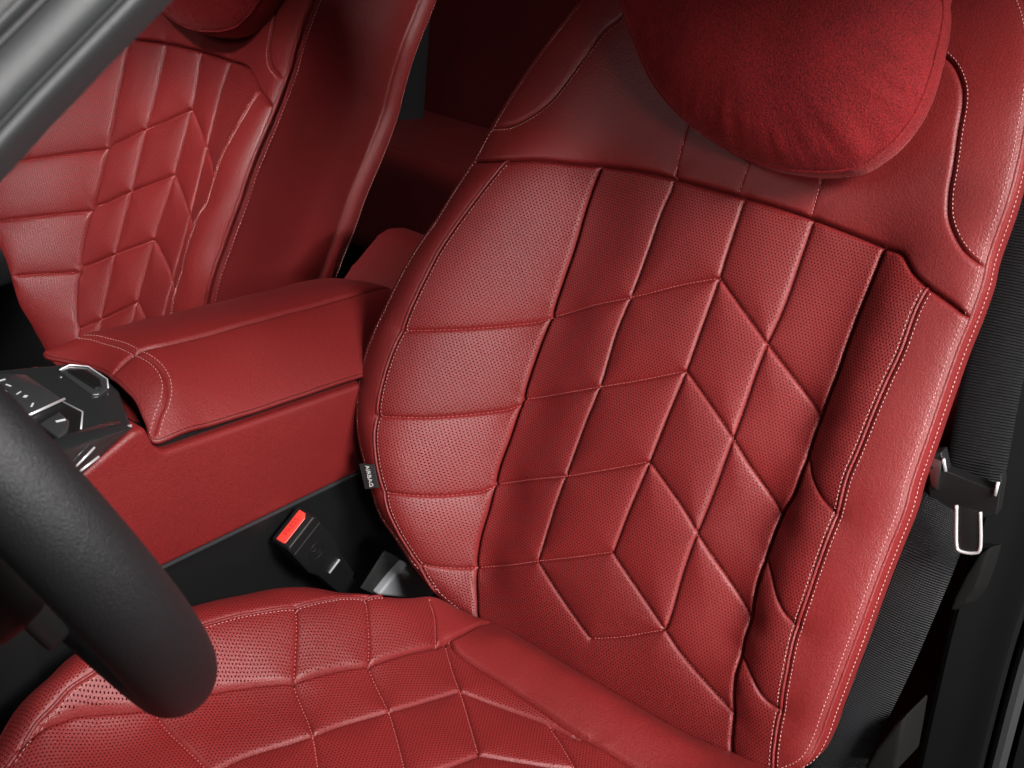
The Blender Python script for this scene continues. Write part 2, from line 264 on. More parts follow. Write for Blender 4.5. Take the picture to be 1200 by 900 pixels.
# ------------------------------------------------------------------ upholstery: panels sewn together along seams
# seam and outline coordinates in millimetres: across, along and height above each cover's own plane
LAYOUT = {
 'driver_back': dict(edge=[(-245.6,624.6,-10),(-267.2,564.7,0),(-279,517.5,10),(-283,476.7,22),(-283.7,435.7,35),(-287.1,398.8,48),(-291,369.3,55),(-302,327.6,62),(-311.5,266.5,68),(-315.8,217.7,72),(-309.7,172.2,74),(-296.5,139,74),(-276.3,108.6,72),(-261.9,88.4,68),(-244.2,59.9,60),(-226,46,52),(-208.6,29.6,42),(-191.8,14.8,32),(-171.1,-1.4,20),(-147.4,-12,10),(-121,-16.5,4),(-55.7,-18,0),(28.1,-17.1,0),(106,-17,0),(171,-15.8,4),(197.6,-2.2,18),(217.4,13.5,20),(234.8,35.6,24),(238.4,59.3,19),(238,81.8,22),(237.8,116.5,23),(237.5,159.7,25),(236.6,203.2,26),(236.5,237.2,26),(236.9,270.2,27),(234.2,297,27),(233,331,27),(231.3,367.4,26),(230,408.6,26),(230.2,436.1,26),(229,466,24),(225.6,488.8,22),(224.6,528.1,26),(220.8,560.4,23),(215.2,587.9,18),(206.9,623.4,15),(193.1,658.9,2),(171.1,694.3,-12),(126.2,735.7,-28),(53.9,765.5,-35),(-43.6,765.5,-35),(-131.9,741.9,-32),(-200.5,701.3,-25),(-229.3,655.3,-16)],
  aux=[(150,70,14),(159,70,18),(171,70,22),(184,70,22),(150,110,15),(159,110,21),(171,110,24),(184,110,25),(150,150,16),(159,150,22),(171,150,26),(184,150,27),(150,190,17),(159,190,23),(171,190,27),(184,190,28),(150,230,17),(159,230,23),(171,230,27),(184,230,28),(150,270,17),(159,270,23),(171,270,27),(184,270,28),(150,310,17),(159,310,23),(171,310,27),(184,310,28),(150,350,17),(159,350,23),(171,350,27),(184,350,28),(150,390,16),(159,390,22),(171,390,26),(184,390,27),(150,430,16),(159,430,21),(171,430,25),(184,430,26)],
  seams=[
   ('band','pipe',[(4, 'L')],[(-236.6,445.9,42),(-242.3,422.2,52),(-249.6,395.3,58),(-257,368.3,64),(-263.5,338.7,70),(-268.1,295.1,76),(-271.8,253.4,80),(-271.8,210.9,84),(-267.9,175.1,86),(-261.2,146,86),(-250.1,119.5,84),(-235.5,90.5,78),(-225.3,72.7,72),(-211.4,52.3,62),(-195.1,29.6,48),(-180.1,9.6,32),(-170.1,-3.9,20)]),
   ('band','pipe',[(4, 'L'), (-4, 'L')],[(191.4,448.6,24),(189.7,426.7,25),(190.7,394.9,28),(188.8,366.6,28),(187.8,336,29),(187.3,305.3,29),(186.3,279.5,29),(188.8,249.4,28),(189.5,208.1,28),(190.3,170.7,26),(190.8,138.6,25),(195.9,102.7,24),(200.8,69.3,21),(205.3,43.6,18),(212.8,11.8,15)]),
   ('insert','deep',[],[(-152.1,470.6,2),(-155.5,436.5,2),(-154,386.4,2),(-154.6,344.1,2),(-155.5,307.5,2),(-157.4,267.5,2),(-157.1,218.4,2),(-157.1,180.8,2),(-158,142.5,2),(-154.7,101.7,2),(-151.7,58.4,2),(-145,32.3,2),(-133.7,6.3,2),(-121.2,-19.9,2)]),
   ('insert','deep',[],[(141.5,471.5,7),(141.4,461.6,7),(141.3,431.1,7),(140.9,397,7),(142.1,356,7),(141,318.5,7),(142.3,287,7),(143.4,247.1,7),(138.6,224.7,7),(138.7,193.4,7),(140.5,155.1,7),(145.4,123.8,7),(148.5,97.5,7),(152.8,65.6,7),(161.4,35.9,7),(169.3,8.4,7),(181.2,-11.6,7)]),
   ('yoke','deep',[],[(-282.7,436,35),(-243.3,446,42),(-210.9,456.9,32),(-181.5,463.9,16),(-149.8,470.8,8),(-106.5,476.3,9),(-65.6,478,10),(2,478.8,12),(57.5,478.2,10),(112.2,474.4,8),(144.4,471.3,9),(159.7,469.5,16),(175.2,457.2,21),(189.4,450.2,24),(210.1,443.4,26),(230.2,436.1,26)]),
   ('shoulder','soft',[(-4, 'L')],[(-283,476.7,22),(-257.4,483.4,22),(-237.4,501.3,18),(-223.6,522.9,14),(-214.7,548.5,10),(-206.3,574.6,6),(-197.3,598.9,2),(-186.4,612.6,0),(-170.4,648.4,-6),(-164,692.8,-18),(-169.5,722.5,-26)]),
   ('shoulder','soft',[(4, 'L')],[(31.9,762.5,-34),(64.8,709.2,-20),(97.4,662.5,-8),(121.5,641.6,-2),(141.2,629.3,4),(155.3,614,10),(162.7,598.2,14),(167.9,577,18),(175.4,549,24),(179.6,526.3,21),(187.4,506.4,23),(200.6,491.1,25),(213,482.4,26),(227.4,477.3,27)]),
   ('quilt','quilt',[(0, 'R')],[(-65.9,483.8,10),(-71.1,443.1,10),(-71.3,403.3,10),(-72.8,359.2,10),(-75.3,319.3,10),(-73.4,267.2,10),(-76.2,224.3,10),(-77.6,171.2,10),(-78.4,132.4,10),(-77,79.2,10)]),
   ('quilt','quilt',[(0, 'R')],[(-77,79.2,10),(-34.3,53.8,10),(4.1,34.1,10)]),
   ('quilt','quilt',[(0, 'R')],[(3.7,33.7,9),(34,50.9,9),(72.3,78.2,9)]),
   ('quilt','quilt',[(0, 'R')],[(6.7,479.1,13),(8,424.6,13),(8.9,403.6,13),(8.6,352.3,13),(8.1,312.8,13),(5.3,264.3,13),(3.4,219.6,13),(-0,168.3,13),(-1.7,124.1,13)]),
   ('quilt','quilt',[(0, 'R')],[(-3,123.2,10),(35.1,100,10),(71.9,78.2,10),(96.9,63.7,10),(128.2,50.5,10),(159.3,38,10)]),
   ('quilt','quilt',[(0, 'R')],[(74,478,10),(74.6,443.8,10),(75.1,396.4,10),(72.4,361,10),(71.6,322.5,10),(72.1,270.7,10),(72,228.9,10),(71.3,195.6,10),(70.3,138.5,10),(73.5,88.7,10),(72.7,78.6,10)]),
   ('quilt','quilt',[(0, 'R')],[(-155.4,313,2),(-112,339.2,7),(-72.8,359.2,10),(-46.6,374.1,12),(-24.9,386.7,12.5),(8.9,403.6,13)]),
   ('quilt','quilt',[(0, 'R')],[(-155.8,223.5,2),(-110.9,247.3,7),(-73.4,267.2,10),(-32.9,288.8,12.5),(8.1,312.8,13)]),
   ('quilt','quilt',[(0, 'R')],[(-156.2,128.9,2),(-116.7,151.2,7),(-77.6,171.2,10),(-36.4,195.5,12.5),(3.4,219.6,13)]),
   ('quilt','quilt',[(0, 'R')],[(-147.3,38,2),(-110.5,58.6,7),(-77,79.2,10),(-37.9,102,12.5),(-1.7,124.1,13)]),
   ('quilt','quilt',[(0, 'R')],[(8.9,403.6,13),(38,384.2,12.5),(72.4,361,10),(106.3,339.2,7),(140,316.6,2)]),
   ('quilt','quilt',[(0, 'R')],[(8.1,312.8,13),(43.8,289.8,12.5),(71.3,270.4,10),(97.7,250.2,7),(136.4,223.4,2)]),
   ('quilt','quilt',[(0, 'R')],[(3.4,219.6,13),(47.6,193.2,12),(79.4,169.4,10),(109.9,149,7),(143.6,125.6,2)]),
   ('rib','quilt',[(0, 'R')],[(-271.5,252.6,80),(-224.2,272.8,58),(-188.7,291.2,34),(-150,312.3,10)]),
   ('rib','quilt',[(0, 'R')],[(-264.2,162.6,86),(-220.5,178.6,64),(-182.2,199,35),(-152.6,218,10)]),
   ('rib','quilt',[(0, 'R')],[(-235.5,90.5,78),(-197.9,100.5,54),(-173.5,112.5,32),(-151.7,126.4,10)]),
   ('rib','quilt',[(0, 'R')],[(-192.5,25.7,45),(-166,31,26),(-143.2,39.9,10)]),
   ('rib','quilt',[],[(141.9,284.4,3),(156.2,266.6,18),(170.7,254.7,24),(188.2,246.8,28)]),
   ('rib','quilt',[],[(138,184.4,3),(150.4,172.6,17),(163.9,157.5,22),(176.8,147.9,25),(193.2,144,26)]),
   ('rib','quilt',[],[(148.7,92.6,3),(165.4,82,13),(180.3,71.4,17),(191.1,67.9,20),(202.7,68.7,21)]),
   ('yokev','fine',[(0, 'R')],[(-69,478,3),(-72,530,0),(-75,620,-6),(-80,760,-33)]),
   ('yokev','fine',[(0, 'R')],[(0,479,0),(0,550,0),(0,640,-8),(0,780,-35)]),
   ('yokev','fine',[(0, 'R')],[(71,478,3),(70,530,1),(70,620,-6),(70,780,-34)]),
  ]),
 'passenger_back': dict(edge=[(-226.8,159.3,80),(-242.5,202.3,84),(-254.7,259.5,80),(-265.8,330.2,70),(-271.8,405.1,50),(-269.1,470.4,30),(-266.2,536.1,10),(-265.8,638.8,-15),(-164.4,707.2,-30),(-21.9,731.9,-30),(68.8,730.3,-18),(147.8,703,-5),(170.7,652.9,4),(176.6,605.8,14),(181,558.4,25),(201.8,499.4,50),(213.9,465.3,62),(221.2,406.8,76),(219.4,322,85),(213.4,264.3,85),(206.1,193.4,80),(192.1,144.1,66),(145,96.6,45),(38.4,48.7,15),(-74,21,8),(-121.8,16.2,15),(-143.4,37.6,28),(-154.3,57.5,42),(-166.3,76.8,55),(-193.8,129.2,72)],
  aux=[(135,462,36),(138,420,42),(136,380,46),(134,340,48),(132,300,50),(130,250,50),(128,200,48),(124,150,42),(118,100,34),(110,50,22)],
  seams=[
   ('band','pipe',[(4, 'L'), (-4, 'L')],[(180.9,443.8,58),(176.4,402.5,68),(170.3,359.2,76),(164.8,291.4,84),(157.2,227.8,82),(152.2,176.8,74),(144.5,128.3,60),(132.4,86.6,45)]),
   ('insert','deep',[],[(-135.1,460.9,10),(-131.3,406.6,10),(-125.6,338.3,10),(-121.6,264.1,10),(-124.7,215.7,10),(-120.8,159.1,10),(-106.2,100.5,10),(-88.3,62.4,10),(-67,20.9,10)]),
   ('yoke','deep',[],[(-274.4,399.3,52),(-241.6,426.6,36),(-207.6,444.6,24),(-165.2,456.5,14),(-134.7,459.8,10),(-73.2,467.3,4),(-6.5,470,0),(60.7,468.6,9),(110,466.7,24),(152,455.5,44),(192.9,439.3,62),(222.6,431.5,72)]),
   ('shoulder','soft',[(-4, 'L')],[(42.4,729.5,-22),(94,614.6,-2),(125.2,552.7,14),(144.7,520.6,30),(164.6,490.1,44),(185.5,474,52),(217.2,464,62)]),
   ('quilt','quilt',[(0, 'R')],[(-70.8,467,3),(-69.7,421.1,3),(-68.9,366.7,3),(-70.4,352.6,3),(-67.7,274.7,3),(-68.1,185.1,3),(-63.7,114.8,3),(-56.2,64.1,3),(-48.8,27.7,3)]),
   ('quilt','quilt',[(0, 'R')],[(-6.5,470,0),(-1,431.5,0),(2.5,397.9,0),(3.2,311.7,0),(-3,223.2,0),(-2.9,139.2,0),(3.3,39.2,0)]),
   ('quilt','quilt',[(0, 'R')],[(61.9,468.5,10),(58.8,428.3,10),(60.6,359.3,10),(64.6,267.8,10),(63.6,186.6,10),(70.8,62.8,10)]),
   ('quilt','quilt',[(0, 'R')],[(-124.6,317.5,10),(-70.9,353.6,3),(2.5,397.9,0)]),
   ('quilt','quilt',[(0, 'R')],[(-120.5,233.5,10),(-69.3,269.6,3),(3.2,311.7,0)]),
   ('quilt','quilt',[(0, 'R')],[(-117.2,150.5,10),(-70.6,182,3),(-3,223.2,0)]),
   ('quilt','quilt',[(0, 'R')],[(-91.5,69.9,10),(-57.9,96.2,3),(-2.5,138.2,0)]),
   ('quilt','quilt',[(0, 'R')],[(2.5,397.9,0),(60.6,359.3,10),(135,318,49),(166,302,78)]),
   ('quilt','quilt',[(0, 'R')],[(3.2,311.7,0),(60.6,273.4,10),(131,232,50),(157,220,80)]),
   ('quilt','quilt',[(0, 'R')],[(-3,223.2,0),(64.5,184.6,10),(124,144,41),(147,134,62)]),
   ('quilt','quilt',[(0, 'R')],[(-2.5,138.2,0),(52,106.3,8),(112,63,25)]),
   ('rib','quilt',[(0, 'R')],[(-251.7,245.6,82),(-187.6,283.1,45),(-123.3,314.3,10)]),
   ('rib','quilt',[(0, 'R')],[(-229.8,170.3,81),(-177.8,200.6,42),(-125.7,227.4,10)]),
   ('rib','quilt',[(0, 'R')],[(-183.9,109.8,68),(-155.3,124.8,36),(-118,143,10)]),
  ]),
 'driver_cushion': dict(edge=[(-150.9,-48,24),(-154.7,-87.8,36),(-164.9,-117.5,42),(-190.8,-147.7,44),(-220.6,-173.3,46),(-243.1,-229.1,46),(-253.7,-276.7,46),(-261.3,-326.5,44),(-263.5,-380.9,38),(-256,-410.1,30),(-253.6,-437.9,18),(-246.6,-455.9,5),(-241.2,-469.9,-8),(-255,-500,-22),(-100,-530,-22),(100,-530,-22),(250,-500,-10),(290,-440,20),(295,-300,44),(285,-100,42),(250,-10,28),(200,30,0),(100,35,-30),(0,35,-32),(-90,20,-18),(-130,-10,-4)],
  aux=[(-70,-42,15),(-30,-42,15),(10,-42,15),(50,-42,15),(90,-42,15),(130,-42,15),(-70,-12,0),(-30,-12,0),(10,-12,0),(50,-12,0),(90,-12,0),(130,-12,0)],
  seams=[
   ('side','pipe',[(4, 'L')],[(-160.9,-117.3,44),(-169.7,-134.8,47),(-179,-160.4,50),(-191.6,-209.6,54),(-207,-260.3,55),(-213.9,-295.8,55),(-222,-346.9,53),(-225.3,-389.5,48),(-226.8,-414.1,42),(-223.6,-441.9,28),(-216.8,-463.6,8),(-215,-472.7,-6)]),
   ('insert','deep',[],[(-105.9,-12.5,2),(-104,-52.3,7),(-104.8,-100.9,12),(-111.7,-139.2,15),(-119.5,-177.2,16),(-129,-204,17),(-142.5,-249.2,18),(-158.9,-281.3,18),(-173,-313.8,18),(-192.9,-370.2,17),(-208.5,-400.4,15),(-216.9,-425.1,14),(-219.5,-446.7,12),(-221.1,-458.4,9)]),
   ('rib','quilt',[(0, 'R')],[(-191.8,-207.4,54),(-174.5,-219.8,38),(-142.1,-248.7,18)]),
   ('rib','quilt',[(0, 'R')],[(-171.7,-134.8,46),(-138.5,-160.2,30),(-120,-177.9,16)]),
   ('rib','quilt',[(0, 'R')],[(-151.7,-59.7,27),(-127.7,-76.2,19),(-105.7,-99.6,11)]),
   ('roll','deep',[],[(-104.3,-79.2,10),(-90.3,-84.1,5),(-55.3,-83.9,1),(-7.2,-84.5,0),(47.7,-87.4,0),(93.7,-86.5,0),(132.3,-87,0),(160,-88,5),(210,-90,24),(288,-100,41)]),
   ('insert','deep',[],[(160,-90,6),(165,-200,12),(170,-350,12),(160,-510,-18)]),
   ('quilt','quilt',[(0, 'R')],[(-142.5,-249.2,18),(-99.5,-267.5,6),(-58,-296.5,2),(-13.6,-329.4,0)]),
   ('quilt','quilt',[(0, 'R')],[(-118.6,-178.2,16),(-69.8,-200.8,6),(-13.6,-241.4,2),(32.8,-276.9,0)]),
   ('quilt','quilt',[(0, 'R')],[(-104,-85.8,9),(-51.6,-123.4,2),(-21.6,-146.8,0),(15.1,-177.6,0)]),
   ('quilt','quilt',[(0, 'R')],[(-110.9,-380.7,2),(-109.1,-356.8,4),(-105,-325.8,5),(-90.6,-275.6,5),(-84.5,-245.8,5),(-70.6,-199.7,5),(-61,-161,3),(-51.6,-123.4,2)]),
   ('quilt','quilt',[(0, 'R')],[(-51.6,-123.4,2),(-4.6,-105,-1),(33.9,-94.6,-1),(72.6,-92.2,0)]),
   ('quilt','quilt',[(0, 'R')],[(32.1,-94.8,-1),(55.2,-107.4,-1),(88.1,-128.5,-1),(134.8,-159.8,-1)]),
   ('quilt','quilt',[(0, 'R')],[(15.1,-177.6,0),(45.6,-155.2,0),(80.3,-127.7,-1)]),
   ('quilt','quilt',[(0, 'R')],[(15.1,-177.6,0),(8,-209.4,1),(-3.9,-252,2)]),
   ('quilt','quilt',[(0, 'R')],[(-189.7,-361,17),(-145.8,-362.6,9),(-114.3,-362.6,3),(-77,-366.9,0)]),
  ]),
 'lid': dict(edge=[(81.9,-257.4,-31),(83.5,-207.3,-33),(84.6,-148.7,-36),(84.9,-84.1,-39),(84.5,-15,-43),(84.1,26.2,-46),(62.1,75.6,-40),(41.1,108,-25),(22.9,115.2,-12),(-9.5,120.7,-8),(-44.2,114.1,-10),(-81.4,95.4,-14),(-83.3,19.1,-10),(-82.6,-53,-6),(-85.2,-116.8,-4),(-85.5,-177.3,-2),(-84.1,-234.4,-1),(-87.8,-250.2,-4),(-93.1,-254.5,-10),(-82.6,-255.9,-12),(-54,-245.6,-10),(-25.6,-241.8,-6),(1.4,-244.7,-2),(25.6,-247.5,-4),(42.4,-249,-9),(65,-255.2,-20)],
  aux=[],
  seams=[
   ('groove','deep',[],[(1.7,-244.9,-1),(-3,-212.1,9),(2.6,-182,11),(4.1,-101.9,9),(2.1,-32.7,5),(0.6,42.6,1),(0.5,96,-2),(2.3,119.4,-5)]),
   ('front','pipe',[(4, 'L'), (-4, 'L')],[(-86,-224.1,-1),(-62.5,-219.1,4),(-28.7,-216.1,8),(-0.6,-215.5,10),(27,-215.4,7),(47.7,-220.9,1),(61.1,-232.2,-9),(69.1,-245.7,-20),(81.5,-260.6,-30)]),
  ]),
}
# outlines of small fittings, millimetres in car axes
PTS = {
 'gloss_outline': [(-366.4, 447.5, 243), (-319.7, 475.8, 243), (-303.3, 476, 243), (-264.7, 455.7, 243), (-251.4, 451.8, 243), (-239.5, 415.6, 243), (-249, 373.1, 243), (-269.9, 330.6, 243), (-280.4, 310.9, 243), (-308.1, 311.5, 243), (-349.5, 317.8, 243), (-385.3, 310, 243), (-428.3, 331.8, 243)],
 'touch_area': [(-314.2, 471.3, 243), (-293, 451.2, 243), (-295.6, 386.7, 243), (-338.6, 378.1, 243), (-356.1, 438.6, 243)],
 'recess': [(-338.4, 375.8, 243), (-297.9, 384.3, 243), (-296.2, 357.6, 243), (-314.2, 332.6, 243), (-343.4, 317.9, 243), (-347.7, 350.4, 243)],
 'switch': [(-337.7, 355.3, 243), (-314.6, 363.2, 243), (-316.7, 344.8, 243), (-326.7, 331.8, 243), (-339.5, 323.9, 243)],
 'oval': [(-267.8, 437, 243), (-255.1, 440.5, 243), (-244.5, 426.9, 243), (-247, 394, 243), (-256.2, 379.2, 243), (-267.4, 375.5, 243), (-273.3, 378.3, 243)],
 'oval_in': [(-264.3, 431.7, 243), (-250.8, 422.7, 243), (-252, 398.3, 243), (-259.1, 383.9, 243), (-266.4, 383.5, 243)],
 'chrome1': [(-349.5, 317.8, 243), (-315.8, 314.4, 243), (-280.4, 310.9, 243)],
 'chrome2': [(-338.6, 378.1, 243), (-295.1, 386.2, 243)],
 'chrome3': [(-343.3, 303, 227.8), (-321.1, 303, 241.7)],
 'chrome4': [(-339.8, 303, 223.1), (-317.8, 303, 231.5)],
 'icons': [(-314.7, 453.5, 243), (-315.6, 440.9, 243), (-316.9, 422.2, 243), (-316.1, 412.9, 243), (-320.4, 395.2, 243), (-333.2, 389.7, 243), (-331.5, 411.1, 243), (-323.8, 432.4, 243)],
 'side_trim': [(-283.7, 306, 245.4), (-287.2, 306, 243.4), (-337.6, 306, 216), (-361.1, 306, 211.1), (-388.1, 306, 238.2), (-356.4, 306, 249.1)],
 'belt_up': [(300, -213.1, 611.4), (290, -217.7, 548.1), (255, -230.7, 442.6), (225, -241.3, 348), (200, -255.3, 272), (200, -258.9, 242.5)],
 'belt_low': [(120, -259.3, 259), (120, -254.9, 209.1), (120, -250.7, 142.7), (120, -246.2, 82), (120, -238.8, 10.8), (120, -231, -76.6)],
 'tongue': [(170, -218.5, 270.4), (170, -230.6, 277.4), (170, -238.7, 261.7), (170, -284, 261.1), (170, -282.2, 277.5), (170, -285.7, 270.5), (170, -290.1, 239.6), (170, -273, 226.1), (170, -236.5, 217.7)],
 'clip': [(165, -220.8, 271.6), (165, -234, 271.2), (165, -238.5, 243.3), (165, -231.8, 244.7)],
 'loop': [(100, -269.3, 270.6), (100, -288.3, 273), (100, -296.6, 243.7), (100, -294.5, 236), (100, -283.5, 232.1), (100, -278.7, 236.5)],
 'trim_line': [(300, -279.4, 339), (300, -288.5, 243), (300, -293.6, 127.2), (300, -297.5, 22.3), (300, -310.6, -140.4), (300, -315.6, -194)],
 'lip': [(280, -276.6, 148.6), (280, -277.7, 120.7), (280, -277.4, 97.7), (280, -273, 76.3), (280, -260, 59.5), (280, -260, 75.6), (280, -263.3, 104.9), (280, -268.7, 134.6)],
 'grey_cover': [(100, -261.4, -29.6), (100, -265.8, -0), (100, -274.3, 34.6), (100, -282.2, 53.8), (100, -285.9, 23.9), (100, -289.8, -9.9)],
 'hinge': [(-33, 240, -25.5), (-12.6, 240, -13.3), (9.7, 240, -2.8), (37, 240, -38.4), (64, 240, -72.6), (49.5, 240, -76)],
 'strap': [(-49.7, 250, -13.1), (-15.3, 250, 18.9), (22.8, 250, -13.1), (-19, 250, -40.6)],
 'buckle': [(-147.3, 275, 77.5), (-100, 275, 88.5), (-125.1, 275, 83.5), (-44.6, 275, -31.4), (-63.3, 275, 14)],
 'apillar': [(-633.9, -125.1, 634.3), (-609.2, -124.3, 653.9), (-584.8, -124, 672.6), (-544.2, -125.4, 704.9)],
 'apillar_side': [(0.228, -0.787, -0.556), (-0.735, -0.52, 0.435)],
 'pillow': [(-159.3, 616.4), (-148.5, 600.7), (-132.3, 582.9), (-97.7, 548.4), (-62.1, 526.2), (-31, 513.8), (6.9, 503.7), (40.7, 501.5), (78.6, 505.9), (105.9, 514.3), (117.7, 522.3), (132.3, 541.6), (140.5, 561.8), (143.8, 579.2), (143.7, 602), (139.5, 632), (134.9, 651.6), (129.6, 664.3)],
 'tag': [(-268.5, 109.1), (-251.3, 115.1), (-237.4, 95.3), (-251.4, 87.6)],
}

GROOVE = {'deep': (7.5, 1.4, 2.8, 11.), 'quilt': (3.2, 1.1, 4.6, 13.), 'pipe': (2.4, 1.4, .8, 7.), 'soft': (3.0, 1.4, 1.2, 8.), 'fine': (.9, 1.1, .6, 8.), 'edge': (0., 1., 4.5, 9.)}
class Cover:
    def __init__(self, key, origin, A, B, puff=1.0, amp=.5):
        self.o = np.array(origin); self.A = np.array(A, float); self.B = np.array(B, float); self.N = np.cross(self.A, self.B)
        lay = LAYOUT[key]; self.puff = puff; self.amp = amp
        ctl = np.array(lay['edge'] + lay.get('aux', []) + [p for s in lay['seams'] if s[0] not in ('rib', 'yokev') for p in s[3]], float)/1000
        self.fit(ctl)
        self.edge = catmull(np.array(lay['edge'])[:, :2]/1000, True)
        self.seams = [[nm, cl, st, catmull(np.array(p)[:, :2]/1000)] for nm, cl, st, p in lay['seams']]
        self.snap(); self.trees()
    def fit(self, c):                                   # smooth thin-plate surface through the seam heights
        self.c = c[:, :2]; n = len(c)
        K = self.kern(self.c, self.c) + np.eye(n)*4e-4
        Pm = np.hstack([np.ones((n, 1)), self.c])
        S = np.block([[K, Pm], [Pm.T, np.zeros((3, 3))]])
        self.wt = np.linalg.lstsq(S, np.concatenate([c[:, 2], np.zeros(3)]), rcond=None)[0]
    @staticmethod
    def kern(a, b):
        d2 = ((a[:, None]-b[None])**2).sum(2) + 1e-12
        return .5*d2*np.log(d2)
    def base(self, q):
        out = np.empty(len(q))
        for i in range(0, len(q), 4000):
            s = q[i:i+4000]; out[i:i+4000] = self.kern(s, self.c) @ self.wt[:-3] + self.wt[-3] + s @ self.wt[-2:]
        return out
    def snap(self):
        lines = [np.concatenate([self.edge, self.edge[:1]])] + [s[3] for s in self.seams]
        dense = []
        for l in lines:
            t = np.linspace(0, len(l)-1, (len(l)-1)*6+1); dense.append(np.stack([np.interp(t, np.arange(len(l)), l[:, k]) for k in (0, 1)], 1))
        for i, s in enumerate(self.seams):
            oth = np.concatenate([d for j, d in enumerate(dense) if j != i+1])
            l = s[3]
            for end in (0, -1):
                d = np.linalg.norm(oth - l[end], axis=1); k = d.argmin()
                if d[k] < .014:
                    tgt = oth[k]; dirv = l[end] - l[1 if end == 0 else -2]; dirv = dirv/np.linalg.norm(dirv)
                    l = l.copy(); sh = tgt + dirv*.0004 - l[end]; m = min(6, len(l)-1)
                    for q in range(m):
                        l[q if end == 0 else -1-q] += sh*(1-q/m)
            s[3] = l
    def trees(self):
        self.kd = {}
        groups = {'edge': [np.concatenate([self.edge, self.edge[:1]])]}
        for nm, cl, st, l in self.seams: groups.setdefault(cl, []).append(l)
        for g, ls in groups.items():
            pts = []
            for l in ls:
                t = np.linspace(0, len(l)-1, (len(l)-1)*4+1); pts.append(np.stack([np.interp(t, np.arange(len(l)), l[:, k]) for k in (0, 1)], 1))
            pts = np.concatenate(pts); kd = KDTree(len(pts))
            for i, p in enumerate(pts): kd.insert((p[0], p[1], 0), i)
            kd.balance(); self.kd[g] = kd
    def height(self, q):
        z = self.base(q); n1 = np.zeros(len(q)); n2 = np.zeros(len(q))
        for g, kd in self.kd.items():
            d = np.array([kd.find((p[0], p[1], 0))[2] for p in q])*1000
            D1, w1, D2, w2 = GROOVE[g]
            if g == 'edge': fade = np.clip(d/7, 0, 1); fade = .12 + .88*fade*fade*(3-2*fade)
            else: D1 = D1*fade; D2 = D2*fade
            n1 = np.maximum(n1, D1*np.exp(-(d/w1)**2)); n2 = np.maximum(n2, D2*self.puff*np.exp(-(d/w2)))
        wr = np.array([noise.noise((p[0]*18, p[1]*18, 3.1)) for p in q])*self.amp
        return z + (self.puff*2.0 - n1 - n2 + wr)/1000
    def world(self, q, z):
        return self.o + q[:, :1]*self.A + q[:, 1:2]*self.B + np.asarray(z)[:, None]*self.N
    def inside(self, q):
        e = self.edge; f = np.roll(e, -1, 0); out = np.zeros(len(q), bool)
        for i in range(0, len(q), 4000):
            x = q[i:i+4000, 0][:, None]; y = q[i:i+4000, 1][:, None]
            cr = ((e[:, 1] > y) != (f[:, 1] > y)) & (x < (f[:, 0]-e[:, 0])*(y-e[:, 1])/(f[:, 1]-e[:, 1]+1e-15)+e[:, 0])
            out[i:i+4000] = cr.sum(1) % 2 == 1
        return out
    def panels(self, parent, loc, mat_fn, name='leather_panel', grid=.005):
        verts = []; edges = []
        def add(l, closed):
            b = len(verts); verts.extend(map(tuple, l)); n = len(l)
            edges.extend((b+i, b+(i+1) % n) for i in range(n if closed else n-1))
        add(self.edge, True)
        for s in self.seams: add(s[3], False)
        lines = [(self.edge, True, (.0015, .003, .0055))] + [(s[3], False, (.001, .002, .0034, .0055)) for s in self.seams]
        cand = []
        for l, cl, offs in lines:
            if cl: t = np.roll(l, -1, 0)-np.roll(l, 1, 0)
            else: t = np.gradient(l, axis=0)
            t = t/np.linalg.norm(t, axis=1)[:, None]; nrm = np.stack([-t[:, 1], t[:, 0]], 1)
            for k, of in enumerate(offs):
                for sg in (1, -1): cand.append((l if k % 2 else (l+np.roll(l, -1, 0))[:-1]/2) + sg*of*(nrm if k % 2 else nrm[:-1]))
        lo = self.edge.min(0); hi = self.edge.max(0)
        gy = np.arange(lo[1], hi[1], grid*.866); gx = np.arange(lo[0], hi[0], grid)
        G = np.array([(x+(grid/2 if j % 2 else 0), y) for j, y in enumerate(gy) for x in gx])
        def dist(q): return np.array([min(kd.find((p[0], p[1], 0))[2] for kd in self.kd.values()) for p in q])
        C = np.concatenate(cand); C = C[self.inside(C)]; C = C[dist(C) > .0008]
        G = G[self.inside(G)]; G = G[dist(G) > .0068]
        seen = set()                                    # thin out ring points that crowd each other
        keep = []
        for p in C:
            k = (int(p[0]/.0009), int(p[1]/.0009))
            if k in seen: continue
            seen.add(k); keep.append(p)
        verts.extend(map(tuple, keep)); verts.extend(map(tuple, G))
        ov, oe, of, _, oo, _ = delaunay_2d_cdt([Vector(v) for v in verts], edges, [], 0, 1e-6)
        q = np.array([(v.x, v.y) for v in ov]); cons = {tuple(sorted(e)) for e, src in zip(oe, oo) if src}
        tri = np.array([f for f in of if len(f) == 3]); cen = q[tri].mean(1); tri = tri[self.inside(cen)]
        par = list(range(len(tri)))
        def find(i):
            while par[i] != i: par[i] = par[par[i]]; i = par[i]
            return i
        em = {}
        for i, t in enumerate(tri):
            for a, b in ((t[0], t[1]), (t[1], t[2]), (t[2], t[0])):
                k = (a, b) if a < b else (b, a)
                if k in cons: continue
                if k in em: par[find(i)] = find(em[k])
                else: em[k] = i
        comp = {}
        for i in range(len(tri)): comp.setdefault(find(i), []).append(i)
        z = self.height(q); Wd = self.world(q, z); sd_ = dist(q)*1000
        made = []
